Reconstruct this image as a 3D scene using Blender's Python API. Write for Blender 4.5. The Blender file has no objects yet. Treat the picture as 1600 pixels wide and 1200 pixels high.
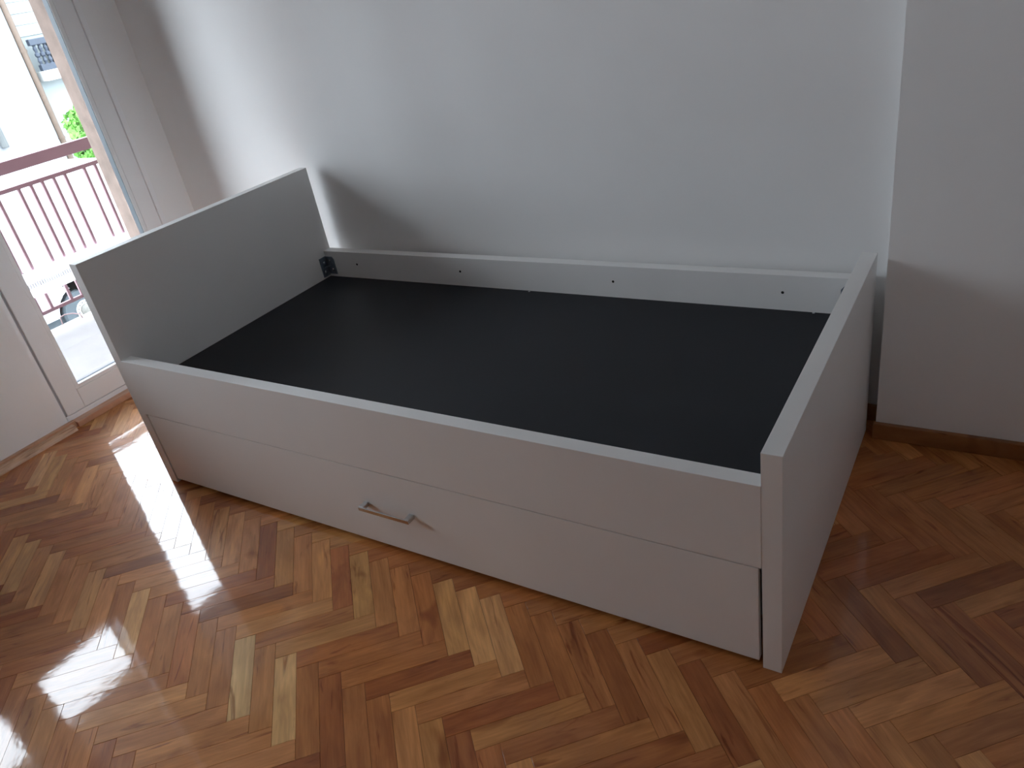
import bpy, bmesh, math, random
from mathutils import Matrix, Vector
random.seed(11)
S = bpy.context.scene
COL = S.collection

# ------------------------------------------------------------------ camera
CAM = Vector((2.3412, -1.1203, 1.3944))
YAW, PITCH, ROLL, FPX = 0.6378, 1.0671, -0.1923, 1196.14
cd = bpy.data.cameras.new('camera')
cd.sensor_fit = 'HORIZONTAL'; cd.sensor_width = 36.0; cd.lens = 36.0 * FPX / 1600.0
cd.clip_start = 0.05; cd.clip_end = 200
cam = bpy.data.objects.new('camera', cd); COL.objects.link(cam)
CAMROT = Matrix.Rotation(YAW, 3, 'Z') @ Matrix.Rotation(PITCH, 3, 'X') @ Matrix.Rotation(ROLL, 3, 'Z')
cam.matrix_world = Matrix.Translation(CAM) @ CAMROT.to_4x4()
S.camera = cam

# ------------------------------------------------------------------ sky and exposure
world = bpy.data.worlds.new('overcast_sky'); S.world = world; world.use_nodes = True
bg = world.node_tree.nodes['Background']
bg.inputs['Color'].default_value = (0.82, 0.895, 1.0, 1); bg.inputs['Strength'].default_value = 9.0
S.view_settings.view_transform = 'Standard'; S.view_settings.look = 'None'
S.view_settings.gamma = 1.0; S.view_settings.use_curve_mapping = False
S.view_settings.exposure = 0.84
S.cycles.max_bounces = 10; S.cycles.diffuse_bounces = 6; S.cycles.transparent_max_bounces = 16
S.cycles.sample_clamp_indirect = 8.0; S.cycles.caustics_reflective = False; S.cycles.caustics_refractive = False

# portals only guide sky sampling through the two openings of the window wall
def portal(name, y0, y1, z0, z1):
    l = bpy.data.lights.new(name, 'AREA'); l.shape = 'RECTANGLE'; l.size = y1 - y0; l.size_y = z1 - z0
    l.cycles.is_portal = True
    o = bpy.data.objects.new(name, l); COL.objects.link(o)
    o.location = (-1.17, (y0 + y1) / 2, (z0 + z1) / 2)
    o.rotation_euler = Matrix(((0, 0, -1), (1, 0, 0), (0, 1, 0))).to_euler()   # faces +x
    o.rotation_euler = Vector((1, 0, 0)).to_track_quat('-Z', 'Y').to_euler()
    l.size, l.size_y = y1 - y0, z1 - z0
portal('door_portal', 0.10, 0.86, 0.0, 2.15)
portal('window_portal', -1.28, -0.05, 0.80, 2.15)

# ------------------------------------------------------------------ dimensions
XL = -0.855            # window wall, inner face
YB = 1.022             # back wall
XP, YP = 2.087, 0.93   # the wall step at the right
XR, YF, ZC = 2.9, -2.5, 2.6
L = 2.02               # bed inside length
T = 0.039

# ------------------------------------------------------------------ materials
def mat(name, color, rough=0.5, spec=0.5, metal=0.0, noise=0.0, nscale=8.0, bump=0.0, bscale=60.0, coat=0.0, coat_r=0.05):
    m = bpy.data.materials.new(name); m.use_nodes = True
    nt = m.node_tree; b = nt.nodes['Principled BSDF']
    b.inputs['Roughness'].default_value = rough; b.inputs['Metallic'].default_value = metal
    b.inputs['Specular IOR Level'].default_value = spec
    b.inputs['Coat Weight'].default_value = coat; b.inputs['Coat Roughness'].default_value = coat_r
    tc = nt.nodes.new('ShaderNodeTexCoord')
    n = nt.nodes.new('ShaderNodeTexNoise'); n.inputs['Scale'].default_value = nscale; n.inputs['Detail'].default_value = 5
    nt.links.new(tc.outputs['Object'], n.inputs['Vector'])
    r = nt.nodes.new('ShaderNodeValToRGB')
    c = Vector(color[:3])
    r.color_ramp.elements[0].position = 0.3; r.color_ramp.elements[1].position = 0.7
    r.color_ramp.elements[0].color = (*(c * (1 - noise)), 1); r.color_ramp.elements[1].color = (*(c * (1 + noise)), 1)
    nt.links.new(n.outputs['Fac'], r.inputs['Fac']); nt.links.new(r.outputs['Color'], b.inputs['Base Color'])
    if bump:
        n2 = nt.nodes.new('ShaderNodeTexNoise'); n2.inputs['Scale'].default_value = bscale; n2.inputs['Detail'].default_value = 3
        nt.links.new(tc.outputs['Object'], n2.inputs['Vector'])
        bp = nt.nodes.new('ShaderNodeBump'); bp.inputs['Strength'].default_value = bump; bp.inputs['Distance'].default_value = 0.01
        nt.links.new(n2.outputs['Fac'], bp.inputs['Height']); nt.links.new(bp.outputs['Normal'], b.inputs['Normal'])
    return m

M_WALL = mat('white_plaster', (0.90, 0.893, 0.885), 0.75, 0.25, noise=0.015, nscale=3, bump=0.06, bscale=45)
M_CEIL = mat('ceiling_paint', (0.87, 0.865, 0.85), 0.9, 0.2, noise=0.01)
M_BOARD = mat('white_laminate', (0.86, 0.852, 0.84), 0.42, 0.4, noise=0.01, nscale=5, bump=0.01, bscale=300)
M_DECK = mat('black_fibreboard', (0.0085, 0.0105, 0.0155), 0.48, 0.28, noise=0.12, nscale=3, bump=0.02, bscale=200)
M_PVC = mat('white_pvc', (0.90, 0.90, 0.905), 0.35, 0.4, noise=0.01)
M_GASKET = mat('grey_gasket', (0.16, 0.20, 0.23), 0.5, 0.4, noise=0.05)
M_SLOT = mat('dark_slot', (0.50, 0.50, 0.52), 0.6, 0.3, noise=0.05)
M_STEEL = mat('blue_zinc_steel', (0.25, 0.30, 0.36), 0.38, 0.5, metal=0.85, noise=0.12, nscale=60)
M_SCREW = mat('bright_zinc', (0.75, 0.77, 0.80), 0.25, 0.5, metal=1.0, noise=0.05)
M_CHROME = mat('satin_chrome', (0.62, 0.64, 0.66), 0.22, 0.5, metal=1.0, noise=0.03)
M_HOLE = mat('drill_hole_dark', (0.02, 0.02, 0.02), 0.9, 0.1, noise=0.1)
M_BRICK = mat('tan_render', (0.25, 0.19, 0.16), 0.9, 0.1, noise=0.18, nscale=14, bump=0.4, bscale=40)
M_RAIL = mat('mauve_red_paint', (0.24, 0.135, 0.16), 0.5, 0.4, noise=0.06)
M_CONC = mat('pale_concrete', (0.25, 0.238, 0.236), 0.9, 0.1, noise=0.05, nscale=6, bump=0.1, bscale=50)
M_FAC = mat('white_facade', (0.20, 0.208, 0.225), 0.9, 0.1, noise=0.02, nscale=2)
M_FAC2 = mat('pale_facade_boards', (0.19, 0.212, 0.214), 0.9, 0.1, noise=0.03, nscale=4)
M_PIPE = mat('tan_pipe_paint', (0.075, 0.052, 0.038), 0.6, 0.3, noise=0.1, nscale=12)
M_GREYP = mat('grey_pipe_paint', (0.07, 0.075, 0.075), 0.6, 0.3, noise=0.1)
M_BALU = mat('slate_paint', (0.022, 0.029, 0.042), 0.6, 0.3, noise=0.1)
M_SLABG = mat('grey_stone_slab', (0.42, 0.43, 0.42), 0.9, 0.1, noise=0.05)
M_VAN = mat('white_van_paint', (0.40, 0.42, 0.43), 0.35, 0.4, noise=0.01, coat=0.4)
M_TYRE = mat('grey_black_rubber', (0.045, 0.055, 0.062), 0.8, 0.2, noise=0.1)
M_RIM = mat('white_steel_rim', (0.36, 0.36, 0.35), 0.5, 0.4, noise=0.03)
M_HUB = mat('dusty_hub', (0.10, 0.095, 0.085), 0.6, 0.3, noise=0.2, nscale=20)
M_ROAD = mat('grey_asphalt', (0.30, 0.30, 0.295), 0.9, 0.1, noise=0.15, nscale=3)
M_LEAF = mat('green_leaf', (0.10, 0.26, 0.045), 0.6, 0.3, noise=0.45, nscale=5)
M_STEM = mat('brown_bark', (0.14, 0.09, 0.05), 0.9, 0.1, noise=0.2)
M_WIRE = mat('pink_wire', (0.34, 0.22, 0.22), 0.5, 0.4, noise=0.1)
M_SKIRT = None

def glass_mat(name, tint, refl):
    m = bpy.data.materials.new(name); m.use_nodes = True; nt = m.node_tree; nt.nodes.clear()
    out = nt.nodes.new('ShaderNodeOutputMaterial'); mix = nt.nodes.new('ShaderNodeMixShader')
    t = nt.nodes.new('ShaderNodeBsdfTransparent'); t.inputs['Color'].default_value = (*tint, 1)
    g = nt.nodes.new('ShaderNodeBsdfGlossy'); g.inputs['Roughness'].default_value = 0.02
    f = nt.nodes.new('ShaderNodeFresnel'); f.inputs['IOR'].default_value = refl
    nt.links.new(f.outputs['Fac'], mix.inputs['Fac']); nt.links.new(t.outputs[0], mix.inputs[1]); nt.links.new(g.outputs[0], mix.inputs[2])
    nt.links.new(mix.outputs[0], out.inputs['Surface'])
    return m
M_GLASS = glass_mat('clear_window_glass', (0.97, 0.985, 0.98), 1.30)

def sheet_mat():
    m = bpy.data.materials.new('translucent_white_sheet'); m.use_nodes = True; nt = m.node_tree; nt.nodes.clear()
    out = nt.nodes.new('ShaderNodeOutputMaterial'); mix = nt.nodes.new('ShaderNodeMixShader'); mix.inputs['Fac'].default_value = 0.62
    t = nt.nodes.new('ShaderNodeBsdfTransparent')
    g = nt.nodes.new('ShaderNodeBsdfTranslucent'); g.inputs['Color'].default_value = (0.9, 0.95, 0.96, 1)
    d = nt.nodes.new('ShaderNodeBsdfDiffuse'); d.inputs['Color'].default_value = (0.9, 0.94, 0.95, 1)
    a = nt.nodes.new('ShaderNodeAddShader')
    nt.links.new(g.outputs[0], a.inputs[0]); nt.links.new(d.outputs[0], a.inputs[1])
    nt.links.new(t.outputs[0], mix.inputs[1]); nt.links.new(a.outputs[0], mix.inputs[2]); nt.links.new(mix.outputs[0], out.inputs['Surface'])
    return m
M_SHEET = sheet_mat()

def wood_mat(name, source, varnish=True, rotate=0.0):
    """Planks: the tone comes from the object's own colour (or a face attribute for the joined rest); grain runs along local x."""
    m = bpy.data.materials.new(name); m.use_nodes = True; nt = m.node_tree; b = nt.nodes['Principled BSDF']
    N, K = nt.nodes.new, nt.links.new
    tc = N('ShaderNodeTexCoord'); oi = N('ShaderNodeObjectInfo')
    if source == 'object':
        tone, rnd = oi.outputs['Color'], oi.outputs['Random']
    else:
        at = N('ShaderNodeAttribute'); at.attribute_name = 'tone'; tone = at.outputs['Color']
        ge = N('ShaderNodeNewGeometry'); rnd = ge.outputs['Random Per Island']
    mul = N('ShaderNodeMath'); mul.operation = 'MULTIPLY'; mul.inputs[1].default_value = 37.0; K(rnd, mul.inputs[0])
    cmb = N('ShaderNodeCombineXYZ'); K(mul.outputs[0], cmb.inputs['X']); K(mul.outputs[0], cmb.inputs['Y']); K(mul.outputs[0], cmb.inputs['Z'])
    mp0 = N('ShaderNodeMapping'); mp0.inputs['Rotation'].default_value = (0, 0, rotate); K(tc.outputs['Object'], mp0.inputs['Vector'])
    add = N('ShaderNodeVectorMath'); add.operation = 'ADD'; K(mp0.outputs[0], add.inputs[0]); K(cmb.outputs[0], add.inputs[1])
    def noise(sx, sy, detail, rough, dist):
        mp = N('ShaderNodeMapping'); mp.inputs['Scale'].default_value = (sx, sy, 10); K(add.outputs[0], mp.inputs['Vector'])
        n = N('ShaderNodeTexNoise'); n.inputs['Scale'].default_value = 1.0; n.inputs['Detail'].default_value = detail
        n.inputs['Roughness'].default_value = rough; n.inputs['Distortion'].default_value = dist; K(mp.outputs[0], n.inputs['Vector']); return n.outputs['Fac']
    def ramp(f, p0, c0, p1, c1):
        r = N('ShaderNodeValToRGB'); r.color_ramp.elements[0].position = p0; r.color_ramp.elements[1].position = p1
        r.color_ramp.elements[0].color = (*c0, 1); r.color_ramp.elements[1].color = (*c1, 1); K(f, r.inputs['Fac']); return r.outputs['Color']
    def mix(kind, a, c, fac=1.0):
        x = N('ShaderNodeMix'); x.data_type = 'RGBA'; x.blend_type = kind; x.inputs['Factor'].default_value = fac
        K(a, x.inputs['A']); K(c, x.inputs['B']); return x.outputs['Result']
    fine = ramp(noise(9, 150, 4, 0.6, 0.3), 0.3, (0.86, 0.82, 0.78), 0.7, (1.10, 1.10, 1.10))
    broad = ramp(noise(5, 22, 3, 0.55, 0.9), 0.32, (0.78, 0.70, 0.64), 0.68, (1.15, 1.14, 1.12))
    streak = ramp(noise(4.5, 40, 3, 0.5, 1.6), 0.62, (1, 1, 1), 0.74, (0.52, 0.38, 0.32))
    blot = ramp(noise(6, 9, 2, 0.5, 0.6), 0.66, (1, 1, 1), 0.80, (0.55, 0.40, 0.34))
    c = mix('MULTIPLY', tone, fine); c = mix('MULTIPLY', c, broad); c = mix('MULTIPLY', c, streak); c = mix('MULTIPLY', c, blot)
    K(c, b.inputs['Base Color'])
    b.inputs['Roughness'].default_value = 0.42; b.inputs['Specular IOR Level'].default_value = 0.1
    if varnish:
        b.inputs['Coat Weight'].default_value = 1.0; b.inputs['Coat IOR'].default_value = 1.5; b.inputs['Coat Roughness'].default_value = 0.06
        mpw = N('ShaderNodeMapping'); mpw.inputs['Scale'].default_value = (6, 9, 5); K(add.outputs[0], mpw.inputs['Vector'])
        nb = N('ShaderNodeTexNoise'); nb.inputs['Scale'].default_value = 1.6; nb.inputs['Detail'].default_value = 3; K(mpw.outputs[0], nb.inputs['Vector'])
        bp = N('ShaderNodeBump'); bp.inputs['Strength'].default_value = 0.12; bp.inputs['Distance'].default_value = 0.004
        K(nb.outputs['Fac'], bp.inputs['Height']); K(bp.outputs['Normal'], b.inputs['Coat Normal']); K(bp.outputs['Normal'], b.inputs['Normal'])
    return m
M_PLANK = wood_mat('varnished_parquet', 'object')
M_PLANK_A = wood_mat('varnished_parquet_a', 'attr', rotate=math.radians(45))
M_PLANK_B = wood_mat('varnished_parquet_b', 'attr', rotate=math.radians(-45))
M_SKIRT = wood_mat('oak_skirting', 'object')
M_SKIRT_Y = wood_mat('oak_skirting_along_y', 'object', rotate=math.radians(90))

# ------------------------------------------------------------------ helpers
def add_box(bm, x0, x1, y0, y1, z0, z1):
    v = [bm.verts.new(p) for p in ((x0, y0, z0), (x1, y0, z0), (x1, y1, z0), (x0, y1, z0), (x0, y0, z1), (x1, y0, z1), (x1, y1, z1), (x0, y1, z1))]
    for f in ((0, 3, 2, 1), (4, 5, 6, 7), (0, 1, 5, 4), (1, 2, 6, 5), (2, 3, 7, 6), (3, 0, 4, 7)):
        bm.faces.new([v[i] for i in f])

def add_prism(bm, prof, axis, a, b):
    """Closed profile (list of 2-D points) extruded along an axis: 0 = x, 1 = y, 2 = z."""
    def p(q, t):
        return {0: (t, q[0], q[1]), 1: (q[0], t, q[1]), 2: (q[0], q[1], t)}[axis]
    A = [bm.verts.new(p(q, a)) for q in prof]; B = [bm.verts.new(p(q, b)) for q in prof]
    n = len(prof); bm.faces.new(A[::-1]); bm.faces.new(B)
    for i in range(n): bm.faces.new((A[i], A[(i + 1) % n], B[(i + 1) % n], B[i]))

def add_lathe(bm, prof, centre, axis='z', seg=20):
    """prof: (radius, height) pairs, closed at both ends."""
    cx, cy, cz = centre; rings = []
    for r, h in prof:
        ring = []
        for k in range(seg):
            a = 2 * math.pi * k / seg; u, w = r * math.cos(a), r * math.sin(a)
            ring.append(bm.verts.new({'z': (cx + u, cy + w, cz + h), 'x': (cx + h, cy + u, cz + w), 'y': (cx + u, cy + h, cz + w)}[axis]))
        rings.append(ring)
    for A, B in zip(rings, rings[1:]):
        for k in range(seg): bm.faces.new((A[k], A[(k + 1) % seg], B[(k + 1) % seg], B[k]))
    bm.faces.new(rings[0][::-1]); bm.faces.new(rings[-1])

def add_tube(bm, pts, r, seg=8):
    rings = []
    pts = [Vector(p) for p in pts]
    for i, p in enumerate(pts):
        d = (pts[min(i + 1, len(pts) - 1)] - pts[max(i - 1, 0)]).normalized()
        u = d.cross(Vector((0.3, 0.2, 1)).normalized()).normalized(); w = d.cross(u)
        rings.append([bm.verts.new(p + r * (math.cos(2 * math.pi * k / seg) * u + math.sin(2 * math.pi * k / seg) * w)) for k in range(seg)])
    for A, B in zip(rings, rings[1:]):
        for k in range(seg): bm.faces.new((A[k], A[(k + 1) % seg], B[(k + 1) % seg], B[k]))
    bm.faces.new(rings[0][::-1]); bm.faces.new(rings[-1])

def bm_box(x0, x1, y0, y1, z0, z1, bevel=0.0, seg=2):
    bm = bmesh.new(); add_box(bm, x0, x1, y0, y1, z0, z1)
    if bevel: bmesh.ops.bevel(bm, geom=list(bm.edges), offset=bevel, segments=seg, profile=0.6, affect='EDGES')
    return bm

def obj(name, bm, material, parent=None, smooth=False, label=None, kind=None):
    bmesh.ops.recalc_face_normals(bm, faces=list(bm.faces))
    me = bpy.data.meshes.new(name); bm.to_mesh(me); bm.free()
    for m in (material if isinstance(material, (list, tuple)) else [material]): me.materials.append(m)
    if smooth:
        for p in me.polygons: p.use_smooth = True
    o = bpy.data.objects.new(name, me); COL.objects.link(o)
    if parent:
        o.parent = parent
        o.matrix_parent_inverse = Matrix.Translation(parent.location).inverted() if parent.parent is None else Matrix.Identity(4)
    if label: o['label'] = label
    if kind: o['kind'] = kind
    return o

def sub(name, bm, material, parent, **kw):
    """A child whose mesh is given in world coordinates, whatever its parent's place."""
    o = obj(name, bm, material, None, **kw)
    bpy.context.view_layer.update()
    o.parent = parent; o.matrix_parent_inverse = parent.matrix_world.inverted()
    return o

def thing(name, label, cat, loc=(0, 0, 0), group=None):
    o = bpy.data.objects.new(name, None); COL.objects.link(o); o.location = loc; o.empty_display_size = 0.1
    o['label'] = label; o['category'] = cat
    if group: o['group'] = group
    bpy.context.view_layer.update()
    return o

def tag(o, label, cat, group=None):
    o['label'] = label; o['category'] = cat
    if group: o['group'] = group
    return o

def struct(name, bm, m, label=None, **kw):
    o = obj(name, bm, m, **kw); o['kind'] = 'structure'
    if label: o['label'] = label
    return o

# ------------------------------------------------------------------ room shell
D0, D1, DZ = 0.085, 0.862, 2.13            # door opening (y, height)
W0, W1, WZ0, WZ1 = -1.28, -0.05, 0.82, 2.13  # window opening left of it
def opening_wall(x0, x1, y0, y1, ze0, ze1, d0, d1, w0, w1, wz0):
    bm = bmesh.new()
    add_box(bm, x0, x1, y0, w0, ze0, ze1); add_box(bm, x0, x1, w0, w1, ze0, wz0); add_box(bm, x0, x1, w0, w1, WZ1, ze1)
    add_box(bm, x0, x1, w1, d0, ze0, ze1); add_box(bm, x0, x1, d0, d1, DZ, ze1); add_box(bm, x0, x1, d1, y1, ze0, ze1)
    return bm
struct('wall_left', opening_wall(-0.94, XL, YF, YB + 0.2, -0.05, ZC, D0, D1, W0, W1, WZ0), M_WALL, 'white plastered window wall with the balcony door')
struct('wall_exterior', opening_wall(-1.15, -0.94, YF - 1.5, 4.5, -0.05, ZC + 0.2, D0 + 0.03, D1 - 0.02, W0 + 0.02, W1 - 0.02, WZ0 - 0.02), M_BRICK, 'tan rendered outer face of the window wall')
struct('wall_back', bm_box(XL, XP + 0.1, YB, YB + 0.2, -0.05, ZC), M_WALL, 'plain white wall behind the bed')
bm = bmesh.new(); add_box(bm, XP, XR + 0.1, YP, YB + 0.2, -0.05, ZC)
struct('wall_step', bm, M_WALL, 'white wall that steps forward beside the footboard')
struct('wall_right', bm_box(XR, XR + 0.1, YF, YP, -0.05, ZC), M_WALL)
struct('wall_front', bm_box(-0.94, XR + 0.1, YF - 0.1, YF, -0.05, ZC), M_WALL)
struct('ceiling', bm_box(-0.94, XR + 0.1, YF - 0.1, YB + 0.2, ZC, ZC + 0.1), M_CEIL)

# skirtings
def skirt(name, bm, label, tone=(0.40, 0.20, 0.085), m=None):
    o = struct(name, bm, m or M_SKIRT, label); o.color = (*tone, 1); return o
skirt('baseboard_back', bm_box(XL, XP, YB - 0.014, YB, 0, 0.052, 0.003), 'thin wooden skirting under the back wall')
skirt('baseboard_step', bm_box(XP - 0.006, XR, YP - 0.016, YP, 0, 0.052, 0.004), 'thin wooden skirting along the stepped wall', (0.34, 0.15, 0.06))
skirt('baseboard_right', bm_box(XR - 0.014, XR, YF, YP - 0.016, 0, 0.052, 0.003), None, m=M_SKIRT_Y)
skirt('baseboard_front', bm_box(XL, XR - 0.014, YF, YF + 0.014, 0, 0.052, 0.003), None)
b = skirt('baseboard_left', bm_box(XL, XL + 0.019, YF + 0.014, 0.118, 0, 0.031, 0.002), 'low wooden skirting under the window wall', (0.62, 0.36, 0.23), M_SKIRT_Y)
bm = bmesh.new()
q = [(XL + 0.019, 0.0)] + [(XL + 0.019 + 0.034 * math.sin(a), 0.022 * math.cos(a)) for a in [math.pi / 2 * (1 - k / 6) for k in range(7)]]
add_prism(bm, q, 1, YF + 0.014, 0.100)
r_ = sub('quarter_round', bm, M_SKIRT_Y, b); r_.color = (0.66, 0.44, 0.30, 1)
t_ = skirt('door_threshold', bm_box(-0.875, XL + 0.037, 0.118, 0.90, 0, 0.026, 0.003), 'flat wooden threshold strip in front of the balcony door', (0.60, 0.33, 0.21), M_SKIRT_Y)

# ------------------------------------------------------------------ balcony door
door = obj('door_1', bm_box(-0.935, -0.868, 0.085, 0.105, 0.02, DZ, 0.002), M_PVC); door['kind'] = 'structure'
door['label'] = 'white framed glazed balcony door'
sub('frame_groove', bm_box(-0.89, -0.872, 0.105, 0.113, 0.045, DZ - 0.03), M_SLOT, door)
sub('frame_side', bm_box(-0.935, -0.869, 0.847, D1, 0.02, DZ, 0.002), M_PVC, door)
sub('frame_sill', bm_box(-0.935, -0.862, 0.105, 0.846, 0.012, 0.046, 0.003), M_PVC, door)
sub('frame_head', bm_box(-0.935, -0.875, 0.105, 0.846, DZ - 0.03, DZ, 0.002), M_PVC, door)
for nm, a in (('stile', (0.113, 0.192, 0.049, 2.095)), ('stile', (0.772, 0.8465, 0.049, 2.095)), ('bottom_rail', (0.192, 0.772, 0.049, 0.134)), ('top_rail', (0.192, 0.772, 2.02, 2.095))):
    sub(nm, bm_box(-0.93, -0.862, *a, 0.003), M_PVC, door)
for a in ((0.192, 0.209, 0.134, 2.02), (0.755, 0.772, 0.134, 2.02), (0.209, 0.755, 0.134, 0.150), (0.209, 0.755, 2.003, 2.02)):
    sub('glazing_bead', bm_box(-0.895, -0.864, *a, 0.002), M_PVC, door)
for a in ((-0.9005, -0.869, 0.209, 0.2105, 0.152, 2.0), (-0.9005, -0.869, 0.7535, 0.755, 0.152, 2.0), (-0.9005, -0.887, 0.2105, 0.7535, 0.150, 0.1515), (-0.9005, -0.887, 0.2105, 0.7535, 2.0015, 2.003)):
    sub('gasket', bm_box(*a), M_GASKET, door)
sub('glass_pane', bm_box(-0.906, -0.901, 0.205, 0.759, 0.145, 2.01), M_GLASS, door)
bm = bm_box(-0.868, XL + 0.0025, 0.8455, 0.868, 0.02, DZ + 0.02, 0.003)
struct('trim_1', bm, M_PVC, 'narrow white cover strip beside the balcony door')

# window left of the door (its light falls on the floor)
win = obj('window_1', bm_box(-0.935, -0.868, W0, W0 + 0.05, WZ0, WZ1, 0.002), M_PVC); win['kind'] = 'structure'; win['label'] = 'white framed window left of the balcony door'
for nm, a in (('frame_side', (W1 - 0.06, W1, WZ0, WZ1)), ('frame_sill', (W0 + 0.05, W1 - 0.06, WZ0, WZ0 + 0.05)), ('frame_head', (W0 + 0.05, W1 - 0.06, WZ1 - 0.05, WZ1)), ('mullion', (-0.655, -0.485, WZ0 + 0.05, WZ1 - 0.05))):
    sub(nm, bm_box(-0.935, -0.868, *a, 0.002), M_PVC, win)
for a in ((-0.485, -0.11), (-1.23, -0.655)):
    sub('glass_pane', bm_box(-0.906, -0.901, a[0], a[1], WZ0 + 0.05, WZ1 - 0.05), M_GLASS, win)
sub('window_board', bm_box(-0.868, XL + 0.12, W0 - 0.03, W1 + 0.03, WZ0 - 0.03, WZ0, 0.006), M_PVC, win)

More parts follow.
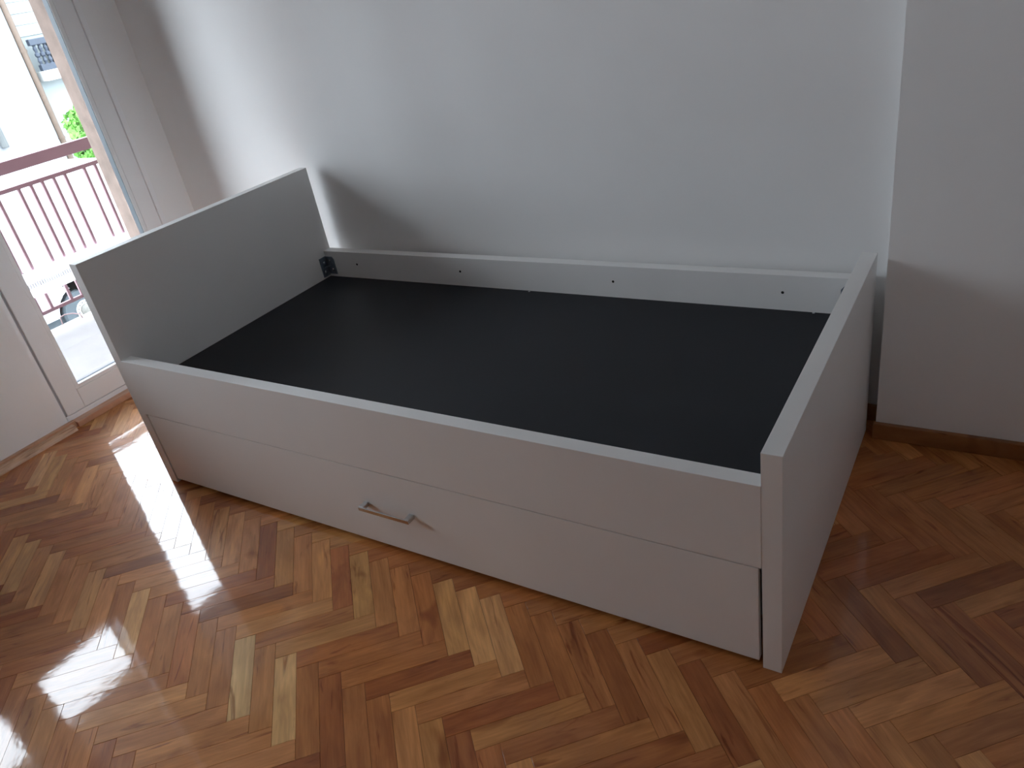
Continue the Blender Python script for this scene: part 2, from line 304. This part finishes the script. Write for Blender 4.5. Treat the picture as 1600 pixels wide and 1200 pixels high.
# ------------------------------------------------------------------ parquet: herringbone planks 254 x 53 mm at 45 degrees
PL, PW, GAP = 0.2545, 0.05317, 0.0005
RT2 = math.sqrt(0.5)
def uv2xy(u, v): return (0.877 + (u + v) * RT2, -0.066 + (u - v) * RT2)
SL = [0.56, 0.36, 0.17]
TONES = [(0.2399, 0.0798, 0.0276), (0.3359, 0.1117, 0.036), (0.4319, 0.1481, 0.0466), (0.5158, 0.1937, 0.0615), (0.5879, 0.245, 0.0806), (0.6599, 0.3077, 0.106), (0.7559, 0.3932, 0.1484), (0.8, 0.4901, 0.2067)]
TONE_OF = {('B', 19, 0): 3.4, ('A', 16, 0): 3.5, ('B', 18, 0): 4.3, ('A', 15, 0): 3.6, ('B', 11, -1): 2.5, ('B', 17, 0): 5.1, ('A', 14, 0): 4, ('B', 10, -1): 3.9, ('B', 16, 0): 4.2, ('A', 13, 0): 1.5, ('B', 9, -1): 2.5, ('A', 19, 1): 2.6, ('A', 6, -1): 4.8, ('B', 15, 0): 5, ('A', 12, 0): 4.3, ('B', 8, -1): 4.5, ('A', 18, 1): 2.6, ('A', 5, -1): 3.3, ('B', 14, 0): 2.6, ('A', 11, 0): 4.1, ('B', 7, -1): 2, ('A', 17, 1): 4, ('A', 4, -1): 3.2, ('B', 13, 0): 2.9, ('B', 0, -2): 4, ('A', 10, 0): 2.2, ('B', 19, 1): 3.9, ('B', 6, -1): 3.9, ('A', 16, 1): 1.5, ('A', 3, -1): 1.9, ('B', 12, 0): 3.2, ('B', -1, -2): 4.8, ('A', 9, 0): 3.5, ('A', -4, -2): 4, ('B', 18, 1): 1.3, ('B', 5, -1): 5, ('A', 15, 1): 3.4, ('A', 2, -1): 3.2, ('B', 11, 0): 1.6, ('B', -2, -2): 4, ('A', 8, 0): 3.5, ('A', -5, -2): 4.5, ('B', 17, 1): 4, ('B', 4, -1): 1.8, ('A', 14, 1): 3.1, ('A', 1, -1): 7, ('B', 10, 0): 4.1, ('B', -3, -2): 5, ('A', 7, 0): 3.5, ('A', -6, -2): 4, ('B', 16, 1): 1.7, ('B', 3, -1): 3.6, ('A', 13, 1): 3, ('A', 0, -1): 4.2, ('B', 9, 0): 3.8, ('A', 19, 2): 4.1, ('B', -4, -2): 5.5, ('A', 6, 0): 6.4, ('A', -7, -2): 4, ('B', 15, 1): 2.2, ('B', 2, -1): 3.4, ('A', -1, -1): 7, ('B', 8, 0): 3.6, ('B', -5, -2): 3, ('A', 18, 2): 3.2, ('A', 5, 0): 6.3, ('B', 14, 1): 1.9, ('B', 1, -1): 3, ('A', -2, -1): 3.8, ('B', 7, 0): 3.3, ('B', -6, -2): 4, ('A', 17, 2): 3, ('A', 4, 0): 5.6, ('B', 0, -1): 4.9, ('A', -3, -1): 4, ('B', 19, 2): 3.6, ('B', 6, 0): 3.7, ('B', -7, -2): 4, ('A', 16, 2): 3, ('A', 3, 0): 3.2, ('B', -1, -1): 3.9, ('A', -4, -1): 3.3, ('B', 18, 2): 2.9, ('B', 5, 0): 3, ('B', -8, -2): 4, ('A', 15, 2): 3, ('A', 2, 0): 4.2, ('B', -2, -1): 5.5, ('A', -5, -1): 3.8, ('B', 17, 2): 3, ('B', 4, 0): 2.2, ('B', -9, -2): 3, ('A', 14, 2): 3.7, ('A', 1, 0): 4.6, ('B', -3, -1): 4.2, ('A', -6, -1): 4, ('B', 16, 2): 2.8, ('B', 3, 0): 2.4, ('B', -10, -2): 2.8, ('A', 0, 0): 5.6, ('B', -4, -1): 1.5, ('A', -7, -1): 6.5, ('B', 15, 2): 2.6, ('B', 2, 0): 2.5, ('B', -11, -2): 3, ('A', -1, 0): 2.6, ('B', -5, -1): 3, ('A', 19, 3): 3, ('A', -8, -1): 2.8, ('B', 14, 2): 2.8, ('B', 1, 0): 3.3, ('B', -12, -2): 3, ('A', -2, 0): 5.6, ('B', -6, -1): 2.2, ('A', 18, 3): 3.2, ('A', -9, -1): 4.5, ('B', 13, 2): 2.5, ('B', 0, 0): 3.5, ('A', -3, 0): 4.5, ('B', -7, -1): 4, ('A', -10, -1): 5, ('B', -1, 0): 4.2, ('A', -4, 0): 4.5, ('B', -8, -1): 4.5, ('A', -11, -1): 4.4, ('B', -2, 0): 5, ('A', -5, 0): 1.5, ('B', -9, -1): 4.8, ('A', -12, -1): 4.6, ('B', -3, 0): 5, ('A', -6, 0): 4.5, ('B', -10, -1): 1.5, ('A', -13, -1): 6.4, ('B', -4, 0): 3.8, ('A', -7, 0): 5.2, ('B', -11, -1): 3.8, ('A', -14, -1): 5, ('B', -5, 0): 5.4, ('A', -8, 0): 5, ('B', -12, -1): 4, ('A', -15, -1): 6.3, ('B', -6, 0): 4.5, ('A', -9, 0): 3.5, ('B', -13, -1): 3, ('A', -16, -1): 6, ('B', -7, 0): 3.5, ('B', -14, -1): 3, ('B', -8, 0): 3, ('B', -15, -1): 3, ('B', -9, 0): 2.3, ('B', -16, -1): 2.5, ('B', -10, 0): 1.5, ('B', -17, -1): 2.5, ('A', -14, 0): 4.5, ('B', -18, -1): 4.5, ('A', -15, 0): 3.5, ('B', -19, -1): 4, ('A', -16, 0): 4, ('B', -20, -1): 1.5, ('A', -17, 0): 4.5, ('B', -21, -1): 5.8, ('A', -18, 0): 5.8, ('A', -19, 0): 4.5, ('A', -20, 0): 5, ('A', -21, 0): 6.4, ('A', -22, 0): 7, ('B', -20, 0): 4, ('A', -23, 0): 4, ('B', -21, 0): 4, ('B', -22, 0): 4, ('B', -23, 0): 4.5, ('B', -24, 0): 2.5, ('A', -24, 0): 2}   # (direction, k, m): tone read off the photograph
def clip(poly, ax, lim, sign):
    out = []
    for i, p in enumerate(poly):
        q = poly[(i + 1) % len(poly)]; a, c = sign * (p[ax] - lim), sign * (q[ax] - lim)
        if a >= 0: out.append(p)
        if a * c < 0:
            t = a / (a - c); out.append((p[0] + t * (q[0] - p[0]), p[1] + t * (q[1] - p[1])))
    return out
def px(x, y, z=0.0):
    q = CAMROT.transposed() @ (Vector((x, y, z)) - CAM)
    return None if q.z > -0.05 else (800 + FPX * q.x / -q.z, 600 - FPX * q.y / -q.z)
def in_bed(x, y): return -0.045 < x < L + 0.045 and 0.03 < y < 0.95
planks = []
X0, X1, Y0, Y1 = XL + 0.003, XR, YF, YB
for m in range(-12, 8):
    for k in range(-70, 80):
        for d in 'AB':
            if d == 'A': u0, v0, du, dv = k * PW, k * PW, PW, PL
            else: u0, v0, du, dv = (k + 1) * PW, k * PW, PL, PW
            u0 += m * PL; v0 -= m * PL
            g = GAP / 2
            r = [(u0 + g, v0 + g), (u0 + du - g, v0 + g), (u0 + du - g, v0 + dv - g), (u0 + g, v0 + dv - g)]
            p = [uv2xy(*c) for c in r]
            for ax, lim, s in ((0, X0, 1), (0, X1, -1), (1, Y0, 1), (1, Y1, -1)):
                p = clip(p, ax, lim, s)
                if len(p) < 3: break
            if len(p) < 3: continue
            cx = sum(c[0] for c in p) / len(p); cy = sum(c[1] for c in p) / len(p)
            if cx > XP and cy > YP + 0.06: continue
            full = len(p) == 4 and abs(sum(p[i][0] * p[(i + 1) % 4][1] - p[(i + 1) % 4][0] * p[i][1] for i in range(4))) / 2 > 0.998 * (PL - GAP) * (PW - GAP)
            # how large it shows in the photograph
            qs = [px(*c) for c in p]
            show = 0.0
            if all(qs):
                inside = [0 <= a[0] <= 1600 and 0 <= a[1] <= 1200 for a in qs]
                if any(inside) and not all(in_bed(*c) for c in p):
                    show = abs(sum(qs[i][0] * qs[(i + 1) % len(qs)][1] - qs[(i + 1) % len(qs)][0] * qs[i][1] for i in range(len(qs)))) / 2
            planks.append((show, d, k, m, p, (cx, cy), full))
planks.sort(key=lambda a: -a[0])
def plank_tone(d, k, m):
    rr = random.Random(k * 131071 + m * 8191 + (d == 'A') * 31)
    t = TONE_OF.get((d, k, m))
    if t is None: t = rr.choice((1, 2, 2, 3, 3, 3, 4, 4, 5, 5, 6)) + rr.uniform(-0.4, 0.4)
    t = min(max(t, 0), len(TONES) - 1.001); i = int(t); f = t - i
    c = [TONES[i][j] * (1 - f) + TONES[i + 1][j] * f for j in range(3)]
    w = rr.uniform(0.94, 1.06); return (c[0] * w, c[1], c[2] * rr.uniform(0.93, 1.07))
def prism_plank(bm, p, z0, zt, cham=0.0006):
    """Plank body with a small chamfer round its top edge; p runs counter-clockwise or clockwise alike."""
    n = len(p); cx = sum(c[0] for c in p) / n; cy = sum(c[1] for c in p) / n
    def inset(c):
        d = math.hypot(c[0] - cx, c[1] - cy); f = max(0.0, 1 - 1.6 * cham / max(d, 1e-4) * 1.0)
        return (cx + (c[0] - cx) * f, cy + (c[1] - cy) * f)
    lo = [bm.verts.new((c[0], c[1], z0)) for c in p]; mid = [bm.verts.new((c[0], c[1], zt - cham)) for c in p]
    up = [bm.verts.new((*inset(c), zt)) for c in p]
    fs = [bm.faces.new(up)]
    for i in range(n):
        j = (i + 1) % n
        fs.append(bm.faces.new((lo[i], lo[j], mid[j], mid[i]))); fs.append(bm.faces.new((mid[i], mid[j], up[j], up[i])))
    return fs
floor = struct('floor', bm_box(-0.94, XR, YF, YB, -0.06, -0.013), mat('dark_subfloor', (0.05, 0.03, 0.02), 0.9, noise=0.1), 'herringbone parquet floor, glossy varnish')
shared = None; rest = bmesh.new(); tone_layer = rest.loops.layers.float_color.new('tone')
hl, hw = (PL - GAP) / 2, (PW - GAP) / 2
n_single = 0
for show, d, k, m, p, (cx, cy), full in planks:
    ang = math.radians(-45 if d == 'A' else 45)
    tone = plank_tone(d, k, m)
    rr = random.Random(k * 7919 + m * 104729 + (d == 'A'))
    dz = rr.uniform(-0.00025, 0.0)
    if show > 0 and n_single < 300:
        n_single += 1
        if full:
            if shared is None:
                bm = bmesh.new(); prism_plank(bm, [(-hl, -hw), (hl, -hw), (hl, hw), (-hl, hw)], -0.012, 0.0)
                bmesh.ops.recalc_face_normals(bm, faces=list(bm.faces)); shared = bpy.data.meshes.new('plank'); bm.to_mesh(shared); bm.free(); shared.materials.append(M_PLANK)
            me = shared
        else:
            bm = bmesh.new(); ca, sa = math.cos(-ang), math.sin(-ang)
            prism_plank(bm, [((x - cx) * ca - (y - cy) * sa, (x - cx) * sa + (y - cy) * ca) for x, y in p], -0.012, 0.0)
            bmesh.ops.recalc_face_normals(bm, faces=list(bm.faces)); me = bpy.data.meshes.new('plank_cut'); bm.to_mesh(me); bm.free(); me.materials.append(M_PLANK)
        o = bpy.data.objects.new('plank', me); COL.objects.link(o); o.parent = floor
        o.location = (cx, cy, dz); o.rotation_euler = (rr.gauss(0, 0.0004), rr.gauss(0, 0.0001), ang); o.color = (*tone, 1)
        o['plank_key'] = f'{d} {k} {m}'
    else:
        for f in prism_plank(rest, p, -0.012, dz):
            f.material_index = 0 if d == 'A' else 1
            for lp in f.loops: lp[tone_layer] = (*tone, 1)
o = obj('parquet', rest, [M_PLANK_A, M_PLANK_B], floor, kind='stuff')

# ------------------------------------------------------------------ the daybed
HH, HF, HR, HD, RB, DB = 0.8143, 0.5595, 0.4851, 0.3772, 0.2835, 0.019
DH, DF = 0.985, 0.955
bed = thing('daybed', 'white laminate daybed without a mattress, standing along the back wall', 'bed', (1.01, 0.47, 0))
BV = 0.0012
sub('headboard', bm_box(-T, 0, 0, DH, 0, HH, BV), M_BOARD, bed)
sub('footboard', bm_box(L, L + T, 0, DF, 0, HF, BV), M_BOARD, bed)
fr = sub('side_rail', bm_box(0, L, -0.001, 0.0365, RB, HR, BV), M_BOARD, bed)
br = sub('back_rail', bm_box(0, L, DH - 0.038, DH, 0.10, HR, BV), M_BOARD, bed)
for hx, hz in ((0.168, 0.435), (0.676, 0.433), (1.286, 0.432), (1.818, 0.432)):
    bm = bmesh.new(); add_lathe(bm, [(0.0042, 0.0), (0.0042, -0.0006), (0.0030, -0.0008)], (hx, DH - 0.038, hz), 'y', 16)
    sub('drill_hole', bm, M_HOLE, br)
deck = sub('base_panel', bm_box(0.001, L - 0.001, 0.038, DH - 0.0385, HD - 0.016, HD, 0.001), M_DECK, bed, label='black fibreboard base panel')
for sx, sy in ((0.965, 0.938), (1.905, 0.940)):
    bm = bmesh.new(); add_lathe(bm, [(0.004, 0.0), (0.004, 0.0012), (0.0025, 0.002)], (sx, sy, HD), 'z', 12); sub('screw', bm, M_SCREW, deck)
def bracket(sx, x0):
    """Corner angle: one plate on the end board, one on the back rail; sx = +1 beside the headboard."""
    yb = DH - 0.038
    X = lambda a, c: sorted((x0 + sx * a, x0 + sx * c))
    bm = bmesh.new()
    add_box(bm, *X(0, 0.0028), yb - 0.037, yb, 0.383, 0.463)
    a, c = X(0.0028, 0.046)
    prof = [(a, 0.388), (c, 0.388), (c, 0.452), (c - (0.008 if sx > 0 else 0), 0.462), (a + (0 if sx > 0 else 0.008), 0.462), (a, 0.462 if sx > 0 else 0.452)]
    add_prism(bm, prof, 1, yb - 0.0028, yb - 0.0002)
    add_prism(bm, [(x0 + sx * 0.0028, yb - 0.0028), (x0 + sx * 0.020, yb - 0.0028), (x0 + sx * 0.0028, yb - 0.020)], 2, 0.420, 0.4235)
    b_ = sub('corner_bracket', bm, M_STEEL, bed, label='blue-grey zinc corner bracket')
    for dx, dz in ((0.022, 0.445), (0.030, 0.408)):
        bm = bmesh.new(); add_lathe(bm, [(0.0055, 0.0), (0.0055, -0.0014), (0.003, -0.003)], (x0 + sx * dx, yb - 0.0028, dz), 'y', 14); sub('screw', bm, M_SCREW, b_)
    for dy, dz in ((0.016, 0.440), (0.022, 0.404)):
        bm = bmesh.new(); add_lathe(bm, [(0.0055, 0.0), (0.0055, sx * 0.0014), (0.003, sx * 0.003)], (x0 + sx * 0.0028, yb - dy, dz), 'x', 14); sub('screw', bm, M_SCREW, b_)
bracket(1, 0.0); bracket(-1, L)
for y in (0.30, 0.62):
    sub('cross_support', bm_box(0.001, L - 0.001, y, y + 0.03, HD - 0.06, HD - 0.0165), M_BOARD, bed)
dr = sub('drawer', bm_box(0.010, L - 0.0075, 0.000, 0.018, DB, RB - 0.0035, 0.001), M_BOARD, bed)
bm = bmesh.new()
add_box(bm, 0.03, 0.046, 0.018, 0.80, 0.04, 0.20); add_box(bm, L - 0.05, L - 0.034, 0.018, 0.80, 0.04, 0.20); add_box(bm, 0.046, L - 0.05, 0.784, 0.80, 0.04, 0.20); add_box(bm, 0.03, L - 0.034, 0.018, 0.80, 0.030, 0.04)
sub('drawer_box', bm, M_BOARD, dr)
for cx_, cy_ in ((0.15, 0.12), (L - 0.15, 0.12), (0.15, 0.72), (L - 0.15, 0.72)):
    bm = bmesh.new(); add_lathe(bm, [(0.013, -0.009), (0.0145, -0.007), (0.0145, 0.007), (0.013, 0.009)], (cx_, cy_, 0.0155), 'x', 16); sub('castor', bm, M_TYRE, dr, smooth=False)
# handle: thin flat grip bar on two square feet
HX0, HX1, HZ = 0.935, 1.112, 0.158
bm = bmesh.new()
add_box(bm, HX0, HX1, -0.028, -0.0235, HZ - 0.006, HZ + 0.006)
for hx in (HX0, HX1 - 0.016): add_box(bm, hx, hx + 0.016, -0.0235, 0.0, HZ - 0.006, HZ + 0.006)
bmesh.ops.bevel(bm, geom=list(bm.edges), offset=0.0006, segments=1, affect='EDGES')
sub('handle', bm, M_CHROME, dr, label='slim satin chrome bar handle')

# ------------------------------------------------------------------ balcony
struct('balcony_floor', bm_box(-2.33, -1.15, -4.5, 5.5, -0.22, -0.05), M_CONC, 'pale concrete balcony floor')
struct('balcony_ceiling', bm_box(-2.33, -1.15, -4.5, 5.5, 2.34, 2.52), M_CONC, 'underside of the balcony above')
rail = thing('balcony_railing', 'dull red painted metal railing at the balcony edge', 'railing', (-2.25, 0.8, -0.05))
RX = -2.25
def yz_at(u, v, x):
    d = CAMROT @ Vector(((u - 800) / FPX, -(v - 600) / FPX, -1)); s = (x - CAM.x) / d.x; return CAM.y + s * d.y, CAM.z + s * d.z
RZT, RZM, RZB = 0.865, 0.752, 0.078
sub('handrail', bm_box(RX - 0.022, RX + 0.022, -2.6, 3.4, RZT - 0.032, RZT + 0.032, 0.004), M_RAIL, rail)
sub('mid_rail', bm_box(RX - 0.010, RX + 0.010, -2.6, 3.4, RZM - 0.011, RZM + 0.011, 0.002), M_RAIL, rail)
sub('bottom_rail', bm_box(RX - 0.010, RX + 0.010, -2.6, 3.4, RZB - 0.010, RZB + 0.010, 0.002), M_RAIL, rail)
bar = bm_box(-0.008, 0.008, -0.008, 0.008, RZB + 0.01, RZM - 0.011, 0.001)
bars0 = None
ys = [0.849, 0.971, 1.041, 1.107, 1.176, 1.244, 1.366] + [1.366 + 0.0695 * k for k in range(1, 14)] + [0.849 - 0.0695 * k for k in range(1, 16)]
bar_me = bpy.data.meshes.new('baluster'); bmesh.ops.recalc_face_normals(bar, faces=list(bar.faces)); bar.to_mesh(bar_me); bar.free(); bar_me.materials.append(M_RAIL)
for y in ys:
    o = bpy.data.objects.new('baluster', bar_me); COL.objects.link(o); o.parent = rail; o.matrix_parent_inverse = rail.matrix_world.inverted(); o.location = (RX, y, 0)
for y in (-2.55, 0.10, 2.4):
    sub('post', bm_box(RX - 0.016, RX + 0.016, y - 0.016, y + 0.016, -0.05, RZT - 0.032, 0.002), M_RAIL, rail)
# unidentified pale band across the lower balusters, built as a thin translucent sheet
strip = thing('pale_band', 'pale translucent band low across the balcony railing', 'strip', (RX + 0.03, 0.9, 0.19))
sub('band_sheet', bm_box(RX + 0.024, RX + 0.0255, -0.2, 1.9, 0.185, 0.325), M_SHEET, strip)
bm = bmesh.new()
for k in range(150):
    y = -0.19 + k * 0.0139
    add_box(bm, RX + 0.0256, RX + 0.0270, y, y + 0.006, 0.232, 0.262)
o = sub('dotted_band', bm, mat('grey_lilac_dots', (0.20, 0.20, 0.24), 0.6, noise=0.05), strip); o['kind'] = 'stuff'
bm = bmesh.new()
y0, _ = yz_at(97, 502, -2.30); y1, _ = yz_at(118, 503, -2.24)
add_tube(bm, [(-2.31, y0, -0.046), (-2.31, y0 + 0.004, 0.0), (-2.30, y0 + 0.03, 0.006), (-2.29, y0 + 0.07, -0.004), (-2.27, y0 + 0.10, -0.020), (-2.265, y0 + 0.102, -0.046)], 0.0035, 8)
tag(obj('bent_wire', bm, M_WIRE, smooth=True), 'bent pinkish wire lying on the balcony floor edge', 'wire')

# ------------------------------------------------------------------ street
GZ = -2.30
struct('street', bm_box(-30, -1.15, -30, 40, GZ - 0.2, GZ), M_ROAD, 'grey street below the balcony')
van = thing('van', 'white van parked on the street beyond the balcony', 'van', (-9.6, 2.8, GZ))
VX = -8.70; WY, WZ = 4.05, -1.98
bm = bmesh.new()
# side outline with two wheel arches, extruded across the van's width
def arch(cy, r=0.395, z0=-1.93, n=14):
    dz = z0 - WZ; a0 = math.asin(dz / r); return [(cy + r * math.cos(a), WZ + r * math.sin(a)) for a in [a0 + (math.pi - 2 * a0) * k / n for k in range(n + 1)]]
out = [(0.15, -1.93)] + arch(0.95)[::-1] + arch(WY)[::-1] + [(5.35, -1.93), (5.38, -1.4), (5.33, -0.30), (5.22, -0.13), (1.75, -0.13), (1.45, -0.22), (0.80, -0.95), (0.10, -1.20), (0.05, -1.5)]
add_prism(bm, out, 0, VX - 1.75, VX)
bmesh.ops.triangulate(bm, faces=[f for f in bm.faces if len(f.verts) > 4])
sub('body', bm, M_VAN, van)
bm = bmesh.new()
for cy in (0.95, WY):
    add_box(bm, VX - 1.70, VX - 0.22, cy - 0.46, cy + 0.46, -2.15, -1.45)
add_box(bm, VX - 1.6, VX - 0.12, 0.3, 5.2, -2.08, -1.94)
sub('underbody', bm, M_TYRE, van)
sub('side_trim', bm_box(VX, VX + 0.012, 1.4, 3.55, -0.98, -0.93, 0.004), M_VAN, van)
sub('window', bm_box(VX, VX + 0.006, 1.15, 1.95, -0.85, -0.32, 0.002), mat('dark_van_glass', (0.05, 0.06, 0.07), 0.1, 0.5, noise=0.05), van)
for cy in (0.95, WY):
    for cx_ in (VX - 0.02, VX - 1.55):
        bm = bmesh.new(); add_lathe(bm, [(0.20, -0.19), (0.30, -0.19), (0.32, -0.16), (0.32, -0.03), (0.295, 0.0), (0.18, -0.01)], (cx_, cy, WZ), 'x', 40)
        w = sub('wheel', bm, M_TYRE, van, smooth=False)
        bm = bmesh.new(); add_lathe(bm, [(0.145, -0.02), (0.145, 0.012), (0.10, 0.016), (0.085, 0.006)], (cx_, cy, WZ), 'x', 32); sub('rim', bm, M_RIM, w)
        if cx_ > VX - 1 and cy == WY:
            for k in range(14):
                a = 2 * math.pi * k / 14; bm = bmesh.new()
                add_lathe(bm, [(0.011, 0.008), (0.011, 0.0175)], (cx_, cy + 0.121 * math.cos(a), WZ + 0.121 * math.sin(a)), 'x', 8); sub('rim_hole', bm, M_TYRE, w)
        bm = bmesh.new(); add_lathe(bm, [(0.088, 0.0), (0.085, 0.03), (0.05, 0.055), (0.02, 0.06)], (cx_, cy, WZ), 'x', 24); sub('hub', bm, M_HUB, w)

# house across the street
house = thing('house', 'white house across the street with a tan downpipe and small balcony', 'house', (-16, 8, GZ))
FX = -15.3; RZ = 6.7
sub('wall', bm_box(FX - 7, FX, -6.0, 8.18, GZ, RZ, 0.02), M_FAC, house)
sub('wall', bm_box(FX - 7.2, FX - 0.25, 8.18, 16.0, GZ, RZ - 0.2, 0.02), M_FAC2, house)
bm = bmesh.new(); add_box(bm, FX - 7.3, FX + 0.35, -6.3, 8.2, RZ, RZ + 0.14); add_box(bm, FX - 7.3, FX + 0.1, 8.2, 16.3, RZ - 0.2, RZ - 0.06)
sub('roof', bm, M_SLABG, house)
bm = bmesh.new(); add_lathe(bm, [(0.062, GZ + 1.18), (0.062, RZ)], (FX - 0.02, 8.26, 0), 'z', 14)
pipe = sub('downpipe', bm, M_PIPE, house)
for z in (1.36, -0.4, 3.2):
    bm = bmesh.new(); add_lathe(bm, [(0.076, z - 0.025), (0.076, z + 0.025)], (FX - 0.02, 8.26, 0), 'z', 14); sub('pipe_clip', bm, M_PIPE, pipe)
yb, zb = yz_at(9, 231, FX + 0.08)
bm = bmesh.new(); add_lathe(bm, [(0.07, 0.0), (0.075, 0.02), (0.075, 3.0)], (FX + 0.08, yb, zb), 'z', 12); sub('drainpipe', bm, M_GREYP, house)
# clapboards above the balcony
for k in range(9):
    z = 1.62 + 0.215 * k; sub('siding_board', bm_box(FX - 0.25, FX - 0.225 - 0.004 * (k % 2), 8.36, 9.9, z, z + 0.203, 0.005), M_FAC2, house)
bal = sub('balcony_slab', bm_box(FX - 0.25, FX + 0.14, 8.42, 10.2, 0.73, 0.93, 0.01), M_SLABG, house)
BX = FX + 0.06
sub('balcony_rail', bm_box(BX - 0.06, BX + 0.06, 8.38, 10.2, 1.43, 1.55, 0.015), M_BALU, bal)
sub('balcony_plinth', bm_box(BX - 0.06, BX + 0.06, 8.42, 10.2, 0.93, 1.05, 0.01), M_BALU, bal)
bm = bmesh.new(); add_lathe(bm, [(0.045, 1.05), (0.026, 1.07), (0.044, 1.12), (0.026, 1.19), (0.052, 1.22), (0.052, 1.26), (0.026, 1.29), (0.044, 1.36), (0.026, 1.41), (0.045, 1.43)], (0, 0, 0), 'z', 14)
bmesh.ops.recalc_face_normals(bm, faces=list(bm.faces)); bme = bpy.data.meshes.new('stone_baluster'); bm.to_mesh(bme); bm.free(); bme.materials.append(M_BALU)
for k in range(16):
    o = bpy.data.objects.new('turned_baluster', bme); COL.objects.link(o); o.location = (BX, 8.47 + 0.115 * k, 0); o.parent = bal; o.matrix_parent_inverse = bal.matrix_world.inverted()
sub('balcony_screen', bm_box(FX - 0.04, FX - 0.02, 8.76, 9.85, 0.94, 1.43, 0.004), M_BALU, bal)

# shrub between van and house
def shrub(name, label, c, rad, n, seed, stem_h):
    rr = random.Random(seed); t = thing(name, label, 'shrub', (c[0], c[1], GZ))
    bm = bmesh.new()
    for _ in range(n):
        while True:
            v = Vector((rr.uniform(-1, 1), rr.uniform(-1, 1), rr.uniform(-1, 1)))
            if 0.25 < v.length < 1: break
        p = Vector(c) + Vector((v.x * rad[0], v.y * rad[1], v.z * rad[2])) * (0.75 + 0.25 * math.sin(5 * v.x + 7 * v.z))
        s = rr.uniform(0.05, 0.10); a = Vector((rr.gauss(0, 1), rr.gauss(0, 1), rr.gauss(0, 1))).normalized(); b_ = a.orthogonal().normalized()
        q = [p - a * s, p + b_ * s * 0.5, p + a * s, p - b_ * s * 0.5]
        bm.faces.new([bm.verts.new(x) for x in q])
    o = sub('foliage', bm, M_LEAF, t); o['kind'] = 'stuff'
    bm = bmesh.new()
    add_tube(bm, [(c[0], c[1], GZ), (c[0] + 0.04, c[1] - 0.03, GZ + stem_h * 0.5), (c[0], c[1], GZ + stem_h)], 0.05, 8)
    sub('trunk', bm, M_STEM, t)
shrub('leafy_shrub', 'bright green leafy shrub in front of the house across the street', (-13.2, 7.78, -0.30), (0.5, 0.52, 0.72), 2600, 3, 2.0)
yl, zl = yz_at(14, 284, -13.4)
shrub('low_shrub', 'sparse low plant showing under the handrail beyond the van', (-13.4, yl - 0.1, zl - 0.12), (0.3, 0.30, 0.16), 160, 5, 1.9)
